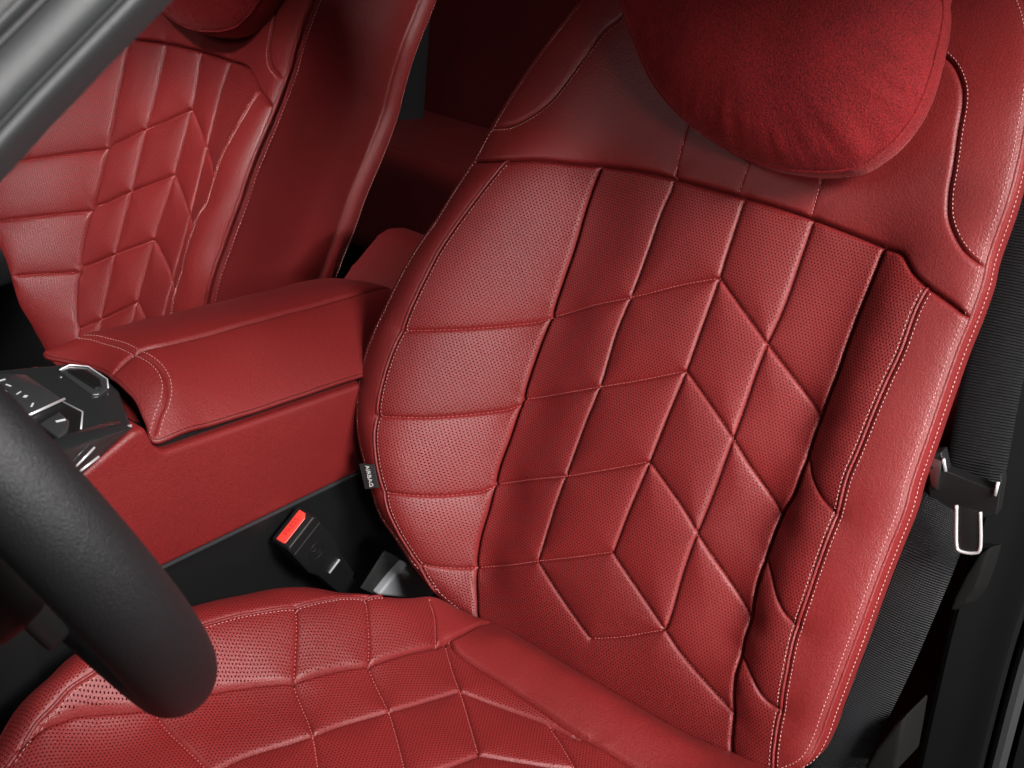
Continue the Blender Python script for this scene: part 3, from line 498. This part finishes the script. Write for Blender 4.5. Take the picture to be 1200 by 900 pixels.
        for ids in comp.values():
            T = tri[ids]; e1 = q[T[:, 1]]-q[T[:, 0]]; e2 = q[T[:, 2]]-q[T[:, 0]]
            ar = .5*np.abs(e1[:, 0]*e2[:, 1]-e1[:, 1]*e2[:, 0])
            if ar.sum() < 4e-5: continue
            u, inv = np.unique(T, return_inverse=True); inv = inv.reshape(T.shape)
            c = (q[T].mean(1)*ar[:, None]).sum(0)/ar.sum()
            sgn = (e1[0, 0]*e2[0, 1]-e1[0, 1]*e2[0, 0]) > 0
            fc = [tuple(int(x) for x in (t if sgn else t[::-1])) for t in inv]
            o = link(name, Wd[u], fc, mat_fn(c), parent, loc, uv=q[u], seam=sd_[u]); made.append(o)
        return made
    def shell(self, name, parent, loc, rings, mat='smooth', close=True):
        e = self.edge
        if ((e[:, 0]*np.roll(e[:, 1], -1)-np.roll(e[:, 0], -1)*e[:, 1]).sum()) < 0: e = e[::-1]
        t = np.roll(e, -1, 0)-np.roll(e, 1, 0); t /= np.linalg.norm(t, axis=1)[:, None]; out = np.stack([t[:, 1], -t[:, 0]], 1)
        for _ in range(6): out = (np.roll(out, 1, 0)+out+np.roll(out, -1, 0))/3
        out /= np.linalg.norm(out, axis=1)[:, None]
        z = self.height(e); V = []; F_ = []; n = len(e)
        ctr = e.mean(0)
        for k, (of, dn) in enumerate(rings):
            q = e + out*of/1000 if of > -30 else ctr + (e-ctr)*(1+of/1000/.28)
            V.append(self.world(q, z + dn/1000))
        V = np.concatenate(V)
        for k in range(len(rings)-1):
            for i in range(n):
                j = (i+1) % n; F_.append((k*n+j, k*n+i, (k+1)*n+i, (k+1)*n+j))
        if close: F_.append(tuple((len(rings)-1)*n+i for i in range(n))[::-1])
        o = link(name, V, F_, mat, parent, loc)
        self.e_out = (e, out, z)
        return o
    def stitches(self, parent, loc, extra=(), edge_off=None):
        sets = {'L': [], 'R': []}
        for nm, cl, st, l in self.seams:
            for of, th in st: sets[th].append((l, of/1000, False))
        if edge_off is not None: sets['L'].append((self.edge, edge_off/1000, True))
        for th, ls in sets.items():
            if not ls: continue
            V = []; F_ = []
            pitch_s, ln, r = (.0038, .0026, .00034) if th == 'L' else (.0034, .0021, .00050)
            P0 = []; P1 = []
            for l, of, closed in ls:
                t = np.gradient(l, axis=0); t /= np.linalg.norm(t, axis=1)[:, None]
                ll = l + np.stack([-t[:, 1], t[:, 0]], 1)*of
                if closed: ll = np.concatenate([ll, ll[:1]])
                s = np.concatenate([[0], np.cumsum(np.linalg.norm(np.diff(ll, axis=0), axis=1))])
                for a in np.arange(.004, s[-1]-.005, pitch_s):
                    a = a + random.uniform(-.0003, .0003)
                    P0.append([np.interp(a, s, ll[:, k]) for k in (0, 1)]); P1.append([np.interp(a+ln, s, ll[:, k]) for k in (0, 1)])
            P0 = np.array(P0); P1 = np.array(P1)
            ok = self.inside(P0) & self.inside(P1); P0 = P0[ok]; P1 = P1[ok]
            lift = .0002 if th == 'L' else .0008
            self._stitch(P0, P1, self.height(P0)+lift, self.height(P1)+lift, r, V, F_)
            o = link('stitching', V, F_, 'thread' if th == 'L' else 'redthread', parent, loc); o['kind'] = 'stuff'
            o['label'] = 'pale pink contrast stitching' if th == 'L' else 'red quilting stitches'
    def _stitch(self, P0, P1, z0, z1, r, V, F_):
        W0 = self.world(P0, z0); W1 = self.world(P1, z1); N = self.N
        for a, b in zip(W0, W1):
            t = b-a; t = t/np.linalg.norm(t); s = np.cross(t, N); s /= np.linalg.norm(s); n = np.cross(s, t)
            k = len(V); m0 = a+(b-a)*.25; m1 = a+(b-a)*.75
            V.append(a-n*r*.6)
            for m in (m0, m1):
                for d in (s, n, -s, -n): V.append(m+d*r)
            V.append(b-n*r*.6)
            for i in range(4):
                j = (i+1) % 4
                F_.append((k, k+1+j, k+1+i)); F_.append((k+1+i, k+1+j, k+5+j, k+5+i)); F_.append((k+5+i, k+5+j, k+9))
    def bead(self, name, l, r, parent, loc, mat='smooth', lift=0, off=0):
        t = np.gradient(l, axis=0); t /= np.linalg.norm(t, axis=1)[:, None]
        q = l + np.stack([-t[:, 1], t[:, 0]], 1)*off
        q = q[self.inside(q)]
        V, F_ = tube(self.world(q, self.height(q)+lift), r, 6)
        return link(name, V, F_, mat, parent, loc)
# ------------------------------------------------------------------ setting
fl = from_bm('floor', box((.6, .4, -.44), (4.2, 3.4, .02), bevel=0), 'carpet', loc=(.6, .4, -.44)); fl['kind'] = 'structure'
fl['label'] = 'black carpeted car floor'
rf = from_bm('shade_roof', box((.86, .42, .89), (2.42, 1.8, .04), bevel=.01), 'blacksoft', loc=(.86, .42, .89)); rf['kind'] = 'structure'  # unseen slab, its extent set to keep lamp light off the rear
rw = from_bm('rear_wall', box((2.0, .4, .3), (.04, 2.4, 1.4), bevel=.01), 'carpet', loc=(2.0, .4, .3)); rw['kind'] = 'structure'
rf['label'] = 'dark headliner slab, unseen, put in to shade the rear and passenger seats'; rw['label'] = 'dark wall behind the rear bench'

# ------------------------------------------------------------------ driver seat
sr, cr = math.sin(rad(20)), math.cos(rad(20)); st7, ct7 = math.sin(rad(7)), math.cos(rad(7))
SA = (0, -1, 0); SB = (sr, 0, cr); CB = (ct7, 0, -st7)
def seat_mat(cov, lo=None, hi=None, top=.46):
    bands = [s[3] for s in cov.seams if s[0] == 'band']
    L_ = [b[np.argsort(b[:, 1])] for b in bands]
    def fn(c):
        if c[1] > top: return 'smooth'
        for b in L_:
            a = np.interp(c[1], b[:, 1], b[:, 0])
            if a < 0 and c[0] < a: return 'smooth'
            if a > 0 and c[0] > a: return 'smooth'
        return 'perf'
    return fn
SIDE = [(0, -.6), (1.6, -.4), (2.6, -2), (2.6, -4), (1.4, -6), (.6, -7.5), (1.8, -9), (3, -14), (3, -40), (-8, -75), (-20, -110), (-60, -130)]
D0 = (0, 0, 0)
seat = thing('car_seat', D0, 'large red leather driver seat with quilted chevron backrest in the foreground', 'car seat', 'front car seats')
bk = Cover('driver_back', (0, 0, 0), SA, SB)
core = bk.shell('backrest', seat, D0, SIDE)
bk.panels(core, D0, seat_mat(bk))
bk.stitches(core, D0, edge_off=4)
for s in bk.seams:
    if s[0] == 'band': bk.bead('piping', s[3], .0016, core, D0, lift=.0012, off=-.0008)
# second stitched row on the side facing the belt
e, out, z = bk.e_out; Vs = []; Fs = []
q = e + out*.0036; ll = np.concatenate([q, q[:1]]); zz = np.concatenate([z, z[:1]]) - .016
sl = np.concatenate([[0], np.cumsum(np.linalg.norm(np.diff(ll, axis=0), axis=1))])
a0 = np.arange(.004, sl[-1]-.005, .0040)
I = lambda a: (np.stack([np.interp(a, sl, ll[:, k]) for k in (0, 1)], 1), np.interp(a, sl, zz))
p0, z0 = I(a0); p1, z1 = I(a0+.0029); bk._stitch(p0, p1, z0, z1, .0004, Vs, Fs)
o = link('stitching', Vs, Fs, 'thread', core, D0); o['kind'] = 'stuff'

cu = Cover('driver_cushion', (0, 0, 0), SA, CB)
def cush_mat(c):
    if c[1] > -.085 and c[0] > -.1: return 'smooth'
    side = [s[3] for s in cu.seams if s[0] == 'side'][0]; b = side[np.argsort(side[:, 1])]
    return 'smooth' if c[0] < np.interp(c[1], b[:, 1], b[:, 0]) and c[1] < -.13 else 'perf'
ccore = cu.shell('seat_cushion', seat, D0, [(0, -.6), (1.5, -1), (2.4, -4), (2, -8), (4, -20), (5, -60), (2, -110), (-10, -150), (-40, -165)])
cu.panels(ccore, D0, cush_mat)
cu.stitches(ccore, D0)
for s in cu.seams:
    if s[0] == 'side': cu.bead('piping', s[3], .0016, ccore, D0, lift=.001)
# airbag tag sewn into the inner bolster
T = [np.array(p)/1000 for p in PTS['tag']]
tz = .0845
tg = [Vector(bk.world(np.array([p]), np.array([tz + (.002 if i in (0, 3) else 0)]))[0]) for i, p in enumerate(T)]
at = from_bm('airbag_tag', prism(tg, Vector(bk.N)*-.0015, .0004), 'tagblack', core, D0)
at['label'] = 'small black tag with the white word AIRBAG'
def text_mesh(name, body, size, origin, xdir, ydir, mat, parent, loc, depth=.0002):
    cu_ = bpy.data.curves.new(name, 'FONT'); cu_.body = body; cu_.size = size; cu_.align_x = 'CENTER'; cu_.align_y = 'CENTER'; cu_.extrude = depth
    t = bpy.data.objects.new(name+'_tmp', cu_); COL.objects.link(t)
    dg = bpy.context.evaluated_depsgraph_get(); dg.update()
    me = bpy.data.meshes.new_from_object(t.evaluated_get(dg)); bpy.data.objects.remove(t); bpy.data.curves.remove(cu_)
    x = Vector(xdir).normalized(); zd = x.cross(Vector(ydir)).normalized(); y = zd.cross(x)
    m = Matrix.Translation(Vector(origin)-Vector(loc)) @ Matrix((x, y, zd)).transposed().to_4x4()
    me.transform(m); me.materials.clear(); me.materials.append(M[mat])
    o = bpy.data.objects.new(name, me); COL.objects.link(o); o.parent = parent
    return o
tc = (tg[0]+tg[1]+tg[2]+tg[3])/4; dn = ((tg[3]+tg[2])-(tg[0]+tg[1])).normalized(); ac = (tg[1]-tg[0]).normalized()
text_mesh('tag_lettering', 'AIRBAG', .0066, tc+Vector(bk.N)*.0012+ac*.001, dn, ac, 'white', core, D0)

# ------------------------------------------------------------------ velvet pillows strapped to the head of each seat
def make_pillow(name, label, loc):
    low = [(p[0]/1000, p[1]/1000) for p in PTS['pillow']]
    top = [(.128, .70), (.11, .735), (.06, .755), (-.02, .758), (-.1, .745), (-.145, .715), (-.168, .67), (-.168, .64)]
    ol = catmull(np.array(low+top), True, .006); n = len(ol); c = np.array([-.01, .625])
    prof = [(0, .052), (.15, .0515), (.3, .050), (.45, .047), (.6, .0415), (.72, .035), (.82, .0275), (.9, .019), (.95, .0125), (.98, .007), (.995, .0035), (1, .001),
            (1.004, -.002), (1.012, -.008), (1.012, -.02), (1.0, -.028), (.96, -.036), (.8, -.044), (.5, -.05)]
    o = np.array([0, 0, 0.]); A_ = np.array(SA, float); B_ = np.array(SB, float); N_ = np.cross(A_, B_)
    V = []; n0 = .058
    for k, (s, h) in enumerate(prof):
        for i, p in enumerate(ol):
            q = c + (p-c)*s
            th = i/n*2*math.pi
            wr = (noise.noise((q[0]*9, q[1]*9, 1.7))*.006 + noise.noise((q[0]*24, q[1]*24, 5.7))*.002)*(1-s*.4)
            if .7 < s < 1.0: wr += noise.noise((math.cos(th)*14, math.sin(th)*14, s*2))*.005*(1-abs(s-.88)/.18)
            v = q[0]*A_ + (q[1]+.006)*B_ + (n0+h+wr)*N_
            V.append(v + np.array(loc))
    F_ = []
    for k in range(len(prof)-1):
        for i in range(n):
            j = (i+1) % n; F_.append((k*n+i, k*n+j, (k+1)*n+j, (k+1)*n+i))
    F_.append(tuple((len(prof)-1)*n+i for i in range(n)))
    base = tuple(np.array(loc) + .49*B_ + .05*N_)
    root = thing(name, base, label, 'pillow', 'velvet head pillows')
    nf = 11*n
    cov = link('front_cover', V, F_, 'velvet', root, base)
    V2, F2 = tube([V[11*n+i] for i in range(n)], .0016, 6, True)
    link('seam_piping', V2, F2, 'velvet', root, base)
    for sgn in (-1, 1):                                 # the straps that hold it to the seat
        b0 = np.array(loc)+sgn*.05*A_+.72*B_+.04*N_
        from_bm('strap', box(b0, (.02, .03, .10), basis(A_, B_), .003), 'velvet', root, base)
    return root
make_pillow('head_pillow', 'red velvet head pillow on the driver seat, large at the top of the picture', (0, 0, 0))

# ------------------------------------------------------------------ passenger seat
P0 = (-.008, .76, 0)
seat2 = thing('car_seat', P0, 'red quilted leather passenger seat behind the centre console, half cut off at left', 'car seat', 'front car seats')
pb = Cover('passenger_back', P0, SA, SB, puff=1.45)
PS = [(0, -.6), (1.6, -.4), (2.6, -2), (2.6, -4), (1.4, -6), (.6, -7.5), (1.8, -9), (3, -14), (4, -60), (3, -120), (2, -166), (0, -169), (-2.5, -172), (0, -175), (2.5, -178), (2, -200), (-6, -208), (-50, -212)]
pcore = pb.shell('backrest', seat2, P0, PS)
pb.panels(pcore, P0, seat_mat(pb, top=.455), grid=.006)
pb.stitches(pcore, P0, edge_off=3.5)
for s in pb.seams:
    if s[0] == 'band': pb.bead('piping', s[3], .0016, pcore, P0, lift=.0012)
# stitched rows on the seat's side
for dz, of in ((-.013, .0036), (-.1995, .0022)):
    e, out, z = pb.e_out; Vs = []; Fs = []
    q = e + out*of; ll = np.concatenate([q, q[:1]]); zz = np.concatenate([z, z[:1]]) + dz
    sl = np.concatenate([[0], np.cumsum(np.linalg.norm(np.diff(ll, axis=0), axis=1))]); a0 = np.arange(.004, sl[-1]-.005, .0045)
    p0, z0 = I(a0); p1, z1 = I(a0+.0031); pb._stitch(p0, p1, z0, z1, .0004, Vs, Fs)
    o = link('stitching', Vs, Fs, 'thread', pcore, P0); o['kind'] = 'stuff'
bm = box((-.25, .76, -.08), (.52, .50, .14), Matrix.Rotation(rad(7), 3, 'Y'), .05, 5)
from_bm('seat_cushion', bm, 'smooth', seat2, P0)
make_pillow('head_pillow', 'dark red velvet head pillow on the passenger seat, cut off by the top edge', (-.008, .76, -.018))

# ------------------------------------------------------------------ centre console
CO = (-.1, .39, .0)
con = thing('centre_console', CO, 'red leather centre console with padded lid and glossy black control panel', 'console')
def xz(pts, y): return [(x, y, z) for x, z in pts]
body = xz([(-.385, .09), (-.385, .196), (-.337, .217), (-.281, .241), (-.270, .240), (-.262, .219), (-.25, .209), (0, .197), (.16, .189), (.16, .09)], .305)
cb = from_bm('console_body', prism(body, (0, .165, 0), .006, 3), 'smooth', con, CO)
link('lower_trim', *(lambda b: (b[0], b[1]))((lambda bm: ([v.co.copy() for v in bm.verts], [[v.index for v in f.verts] for f in bm.faces]))((lambda bm: (bm.verts.index_update(), bm)[1])(prism(xz([(-.5, -.40), (-.5, .0865), (.2, .0865), (.2, -.40)], .309), (0, .155, 0), .002)))), 'black', con, CO, smooth=False)
from_bm('front_trim', prism(xz([(-.62, -.3), (-.62, .12), (-.387, .19), (-.387, -.3)], .303), (0, .17, 0), .004), 'black', con, CO)
from_bm('trim_edge', box((-.10, .3075, .0885), (.57, .004, .0035), bevel=.0008), 'grey', con, CO)
from_bm('lid_recess', prism(xz([(-.255, .18), (-.255, .2215), (0, .2085), (.12, .202), (.12, .18)], .316), (0, .14, 0), .002), 'black', con, CO)
ld = Cover('lid', (0, .39, .255), SA, (1, 0, 0), puff=.5, amp=.35)
lcore = ld.shell('lid', con, CO, [(0, -.5), (1.4, -1.5), (1.6, -3), (.6, -5), (-4, -6.5), (-12, -7)])
ld.panels(lcore, CO, lambda c: 'smooth')
ld.stitches(lcore, CO)
# rear end of the console with its raised pad
rear = xz([(.10, -.2), (.10, .215), (.135, .248), (.178, .279), (.196, .284), (.225, .279), (.29, .23), (.31, .1), (.31, -.2)], .345)
from_bm('rear_pad', prism(rear, (0, .125, 0), .010, 3), 'smooth', con, CO)
# glossy control panel
gp = mm(PTS['gloss_outline'])
pan = from_bm('control_panel', prism(gp, (0, 0, -.02), .003, 3), 'gloss', con, CO)
def up(pts, dz): return [p + Vector((0, 0, dz)) for p in pts]
from_bm('touch_panel', prism(up(mm(PTS['touch_area']), .0012), (0, 0, -.003), .0008), 'glossgrey', pan, CO)
from_bm('shifter_recess', prism(up(mm(PTS['recess']), .0008), (0, 0, -.002), .0005), 'black', pan, CO)
from_bm('gear_switch', prism(up(mm(PTS['switch']), .006), (0, 0, -.006), .0022, 3), 'glossgrey', pan, CO)
from_bm('knob_ring', prism(up(mm(PTS['oval']), .0025), (0, 0, -.004), .0018, 3), 'glossgrey', pan, CO)
from_bm('start_button', prism(up(mm(PTS['oval_in']), .0045), (0, 0, -.004), .002, 3), 'black', pan, CO)
def strip(name, pts, r, parent=pan, mat='chrome', lift=.001):
    V, F_ = tube([p + Vector((0, 0, lift)) for p in mm(pts)], r, 8); return link(name, V, F_, mat, parent, CO)
strip('chrome_strip', PTS['chrome1'], .0014)
strip('chrome_strip', PTS['chrome2'], .0013, lift=.0022)
strip('chrome_strip', PTS['chrome3'], .0010, lift=0)
strip('chrome_strip', PTS['chrome4'], .0012, lift=0)
strip('chrome_strip', PTS['recess'][3:0:-1], .0008)
strip('chrome_strip', PTS['oval'][:5], .0008, lift=.003)
from_bm('side_trim', prism(mm(PTS['side_trim']), (0, .02, 0), .001), 'gloss', pan, CO)
for i, p in enumerate(mm(PTS['icons'])):
    s = [(.007, .0016), (.0016, .006), (.006, .0012), (.004, .003)][i % 4]
    from_bm('icon', box(p + Vector((0, 0, .0013)), (s[0], s[1], .0004), Matrix.Rotation(.2*i, 3, 'Z'), 0), 'white', pan, CO)
p = mm(PTS['switch']); c_ = sum(p, Vector())/len(p)
from_bm('icon', box(c_ + Vector((.004, .004, .0061)), (.008, .003, .0004), Matrix.Rotation(-.2, 3, 'Z'), 0), 'white', pan, CO)

# ------------------------------------------------------------------ steering wheel
WC = Vector((-.563, .075, .445)); tl, tw = .4864, -.0519
wn = Vector((math.cos(tl)*math.cos(tw), math.cos(tl)*math.sin(tw), math.sin(tl))); wy = Vector((0, 0, 1)).cross(wn).normalized(); we = wn.cross(wy)
whl = thing('steering_wheel', WC, 'thick dark grey leather steering wheel rim, blurred close in the lower left corner', 'steering wheel')
V = []; F_ = []; n, m = 120, 24
for i in range(n):
    t = 2*math.pi*i/n; d = math.cos(t)*wy + math.sin(t)*we; R_ = .1787
    for k in range(m):
        ph = 2*math.pi*k/m; V.append(WC + d*(R_ + .0200*math.cos(ph)) + wn*.0205*math.sin(ph))
for i in range(n):
    for k in range(m): F_.append((i*m+k, i*m+(k+1) % m, ((i+1) % n)*m+(k+1) % m, ((i+1) % n)*m+k))
link('rim', V, F_, 'wheel', whl, WC)
hub = basis(wy, we)
from_bm('airbag_cover', box(WC-wn*.03, (.19, .15, .05), hub, .025, 4), 'black', whl, WC)
for x in (-.12, .12): from_bm('spoke', box(WC-wn*.012+wy*x, (.10, .03, .008), hub, .004, 3), 'rubber', whl, WC)
from_bm('spoke', box(WC-wn*.022-we*.105, (.07, .09, .016), hub, .005, 3), 'black', whl, WC)

# ------------------------------------------------------------------ front pillar with its seals, close at the upper left
def sweep(path, prof, side, outv):
    pts = [Vector(p) for p in path]; V = []; F_ = []; n = len(prof)
    for p in pts:
        for u, h in prof: V.append(p + side*u + outv*h)
    for i in range(len(pts)-1):
        for k in range(n-1): F_.append((i*n+k, i*n+k+1, (i+1)*n+k+1, (i+1)*n+k))
        F_.append((i*n+n-1, i*n, (i+1)*n, (i+1)*n+n-1))
    F_.append(tuple(range(n))[::-1]); F_.append(tuple((len(pts)-1)*n+k for k in range(n)))
    return V, F_
ap = mm(PTS['apillar']); ad = (ap[-1]-ap[0]).normalized()
aside = Vector(PTS['apillar_side'][0]); aside = (aside - ad*aside.dot(ad)).normalized(); aout = Vector(PTS['apillar_side'][1]); aout = (aout-ad*aout.dot(ad)-aside*aout.dot(aside)).normalized()
AP = tuple(ap[0])
pil = thing('windscreen_pillar', AP, 'grey windscreen pillar trim with rubber seals crossing the upper left corner', 'pillar trim')
def rounded(u0, u1, h, base=-.012, k=9, pw=.6):
    return [(u0, base)] + [(u0+(u1-u0)*i/k, h*(max(0, 1-(2*i/k-1)**2))**pw) for i in range(k+1)] + [(u1, base)]
for nm, u0_, u1_, h, mt in (('outer_seal', -.0235, -.0110, .002, 'rubber'), ('seal_lip', -.0108, -.0076, .003, 'pillar'), ('seal', -.0074, -.0052, .0005, 'rubber'),
                            ('trim_cover', -.0050, .0092, .0055, 'pillar'), ('seal', .0094, .0108, .001, 'rubber'), ('trim_edge', .0110, .0158, .0035, 'pillar')):
    V, F_ = sweep([p for p in ap], rounded(u0_, u1_, h), aside, aout); o = link(nm, V, F_, mt, pil, AP)
    o.data.set_sharp_from_angle(angle=rad(50))

# ------------------------------------------------------------------ belt, tongue and pillar trim on the door side
def ribbon(name, pts, width, side, mat, parent, loc, bow=.004, thick=.0014):
    c = catmull(np.array([tuple(p) for p in pts]), False, .006); V = []; F_ = []; UV = []; k = 9
    s = np.concatenate([[0], np.cumsum(np.linalg.norm(np.diff(c, axis=0), axis=1))])
    for i, p in enumerate(c):
        t = Vector(c[min(i+1, len(c)-1)]-c[max(i-1, 0)]).normalized(); sd = (Vector(side)-t*Vector(side).dot(t)).normalized(); nn = sd.cross(t)
        ring = [(x/(k-1)-.5, 0) for x in range(k)] + [(.5-x/(k-1), 1) for x in range(k)]
        for x, b in ring:
            V.append(Vector(p) + sd*x*width + nn*(-bow*(4*x*x) - b*thick)); UV.append((x*width, s[i]))
    m = 2*k
    for i in range(len(c)-1):
        for j in range(m): F_.append((i*m+j, i*m+(j+1) % m, (i+1)*m+(j+1) % m, (i+1)*m+j))
    return link(name, V, F_, mat, parent, loc, uv=UV)
bu = mm(PTS['belt_up']); bl = mm(PTS['belt_low']); BO = tuple(bl[-1])
belt = thing('seat_belt', BO, 'black woven seat belt with buckle tongue hanging beside the driver seat', 'seat belt')
ribbon('upper_webbing', bu, .05, (.15, -1, -.15), 'web', belt, BO, bow=-.004)
ribbon('lower_webbing', [bu[-1]+Vector((-.015, .012, -.01))]+bl[1:], .05, (.15, -1, -.2), 'web', belt, BO, bow=-.003)
tp = mm(PTS['tongue'])
tb = from_bm('tongue_cover', prism(tp, (.016, 0, 0), .003, 3), 'black', belt, BO)
from_bm('metal_clip', prism(mm(PTS['clip']), (.004, 0, 0), .0012), 'metal', tb, BO)
cl = mm(PTS['clip']); cc = cl[0]*.5+cl[1]*.3+cl[3]*.2
bmh = bmesh.new(); bmesh.ops.create_cone(bmh, cap_ends=True, segments=12, radius1=.0022, radius2=.0022, depth=.002, matrix=Matrix.Translation(cc+Vector((-.0005, 0, -.003))) @ Matrix.Rotation(rad(90), 4, 'Y'))
from_bm('rivet_hole', bmh, 'black', tb, BO)
lp = mm(PTS['loop'])
from_bm('tongue_plate', prism(lp, (.003, 0, 0), .0008), 'black', belt, BO)
V, F_ = tube([tuple(p) for p in catmull(np.array([tuple(p) for p in lp[1:]+lp[:1]]), False, .003)], .0014, 8)
link('tongue_edge', V, F_, 'chrome', belt, BO)
for a_, b_ in ((tp[2], tp[2]+Vector((-.003, .004, .012))), (tp[3]+Vector((-.002, 0, -.003)), tp[3]+Vector((-.002, .001, .010)))):
    V, F_ = tube([a_, (a_+b_)/2, b_], .0015, 8); link('wire_guide', V, F_, 'chrome', tb, BO)

tln = mm(PTS['trim_line']); TO = tuple(tln[-1])
bt = thing('door_pillar', TO, 'dark grey plastic pillar trim along the right edge beyond the belt', 'pillar trim')
sd, ov = Vector((.25, -1, -.1)).normalized(), Vector((-1, -.25, 0)).normalized()
path = [tuple(p) for p in catmull(np.array([tuple(p) for p in tln]), False, .02)]
for nm, pr, mt in (('trim_cover', [(-.035, -.05), (-.034, -.004), (-.030, 0), (-.01, .003), (.008, .006), (.018, .011), (.024, .012), (.029, .008), (.031, -.05)], 'blacksoft'),
                   ('trim_edge', [(.033, -.05), (.034, .006), (.037, .013), (.043, .015), (.050, .012), (.054, -.05)], 'ridge'),
                   ('outer_trim', [(.056, -.06), (.058, -.004), (.075, 0), (.2, -.01), (.22, -.06)], 'blacksoft')):
    V, F_ = sweep(path, pr, sd, ov); o = link(nm, V, F_, mt, bt, TO); o.data.set_sharp_from_angle(angle=rad(35))
from_bm('trim_lip', prism(mm(PTS['lip']), (.02, -.01, 0), .005, 4), 'lip', bt, TO)
gc = from_bm('hinge_cover', prism(mm(PTS['grey_cover']), (.05, -.005, 0), .011, 4), 'lip', loc=tuple(mm(PTS['grey_cover'])[0]))
tag(gc, 'grey plastic seat hinge cover at the bottom right below the belt', 'hinge cover')
bp = from_bm('sill_carpet', box((.45, -.2, -.05), (.06, .30, .62), None, .02), 'shaded_red', loc=(.45, -.2, -.36))
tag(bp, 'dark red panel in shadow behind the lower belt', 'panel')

# ------------------------------------------------------------------ belt buckle, hinge parts inboard of the driver seat
ax = Vector((.0805, 0, -.1149)).normalized(); wd = Vector((-ax.z, 0, ax.x)).normalized()
q = mm(PTS['buckle']); c0 = (q[0]+q[1])/2 + Vector((.009, 0, -.007))
KO = tuple(c0+ax*.13)
kb = thing('belt_buckle', KO, 'black seat belt buckle with bright red release button beside the console', 'buckle')
def at_(u, v, t): return c0 + wd*u + ax*v + Vector((0, t, 0))
hw = .0225
hou = [at_(-hw, .002, 0), at_(-hw+.003, -.001, 0), at_(hw-.003, -.001, 0), at_(hw, .002, 0), at_(hw, .052, 0), at_(hw-.005, .068, 0), at_(hw-.009, .12, 0), at_(-hw+.009, .12, 0), at_(-hw+.005, .068, 0), at_(-hw, .052, 0)]
hs = from_bm('housing', prism(hou, (0, .026, 0), .0025, 3), 'black', kb, KO)
from_bm('shoulder_line', box(at_(0, .012, -.0002), (.041, .001, .0008), basis(wd, (0, 1, 0)), .0002), 'grey', hs, KO)
from_bm('rim_highlight', box(at_(0, .0015, .0035), (.040, .0022, .0022), basis(wd, (0, 1, 0)), .0008), 'grey', hs, KO)
rb = [at_(-.018, -.0015, .0075), at_(.014, -.0015, .0075), at_(.019, -.0015, .0115), at_(.019, -.0015, .021), at_(-.019, -.0015, .021), at_(-.019, -.0015, .010)]
btn = from_bm('release_button', prism(rb, ax*.008, .0015, 3), 'button', kb, KO)
text_mesh('button_lettering', 'PRESS', .0085, at_(0, -.0016, .0145), wd, (0, 1, 0), 'buttontext', kb, KO)
from_bm('metal_tab', box(at_(.002, .079, -.0005), (.018, .002, .0018), basis(wd, (0, 1, 0)), .0004), 'chrome', kb, KO)
from_bm('stalk', box(at_(.0, .14, .012), (.022, .09, .01), basis(wd, ax), .002), 'black', kb, KO)
# small embossed pictogram of a belted person
em = at_(-.001, .037, -.0004)
V, F_ = tube([em + wd*.0095*math.cos(t)+ax*.0095*math.sin(t) for t in np.linspace(0, 2*math.pi, 25)[:-1]], .0005, 6, True); link('embossed_ring', V, F_, 'blacksoft', hs, KO)
for a_, b_ in (((-.004, -.005), (.005, .006)), ((.0, -.006), (0, .006)), ((-.005, .004), (.005, .004))):
    V, F_ = tube([em+wd*a_[0]+ax*a_[1], em+wd*b_[0]+ax*b_[1]], .0005, 6); link('embossed_mark', V, F_, 'blacksoft', hs, KO)
hg = from_bm('hinge_bracket', prism(mm(PTS['hinge']), (0, .02, 0), .004, 3), 'silver', loc=tuple(mm(PTS['hinge'])[0]))
tag(hg, 'silver grey plastic hinge piece between seat cushion and backrest', 'hinge cover')
sp_ = from_bm('lap_strap', prism(mm(PTS['strap']), (0, .003, 0), .001), 'tagblack', loc=tuple(mm(PTS['strap'])[0]))
tag(sp_, 'short dark strap behind the buckle at the seat hinge', 'strap')

# ------------------------------------------------------------------ rear bench and passenger door in the dark
RO = (1.05, .6, -.3)
rs = thing('rear_bench', RO, 'dark red leather rear bench in shadow between the front seats', 'rear seat')
from_bm('seat_cushion', box((1.06, .75, .03), (.52, 2.0, .22), Matrix.Rotation(rad(4), 3, 'Y'), .045, 5), 'smooth', rs, RO)
from_bm('backrest', box((1.42, .75, .42), (.2, 2.0, .75), Matrix.Rotation(rad(18), 3, 'Y'), .05, 5), 'shaded_red', rs, RO)
from_bm('bolster', box((1.12, .12, .10), (.42, .22, .18), Matrix.Rotation(rad(6), 3, 'Y'), .05, 5), 'smooth', rs, RO)
dr = thing('passenger_door', (.2, 1.3, -.4), 'dark passenger door lining beyond the far seat', 'door')
from_bm('door_lining', box((.2, 1.28, .0), (1.9, .06, .8), None, .02), 'blacksoft', dr, (.2, 1.3, -.4))
from_bm('armrest', box((.08, 1.21, .04), (.7, .10, .07), None, .025, 4), 'grey', dr, (.2, 1.3, -.4))
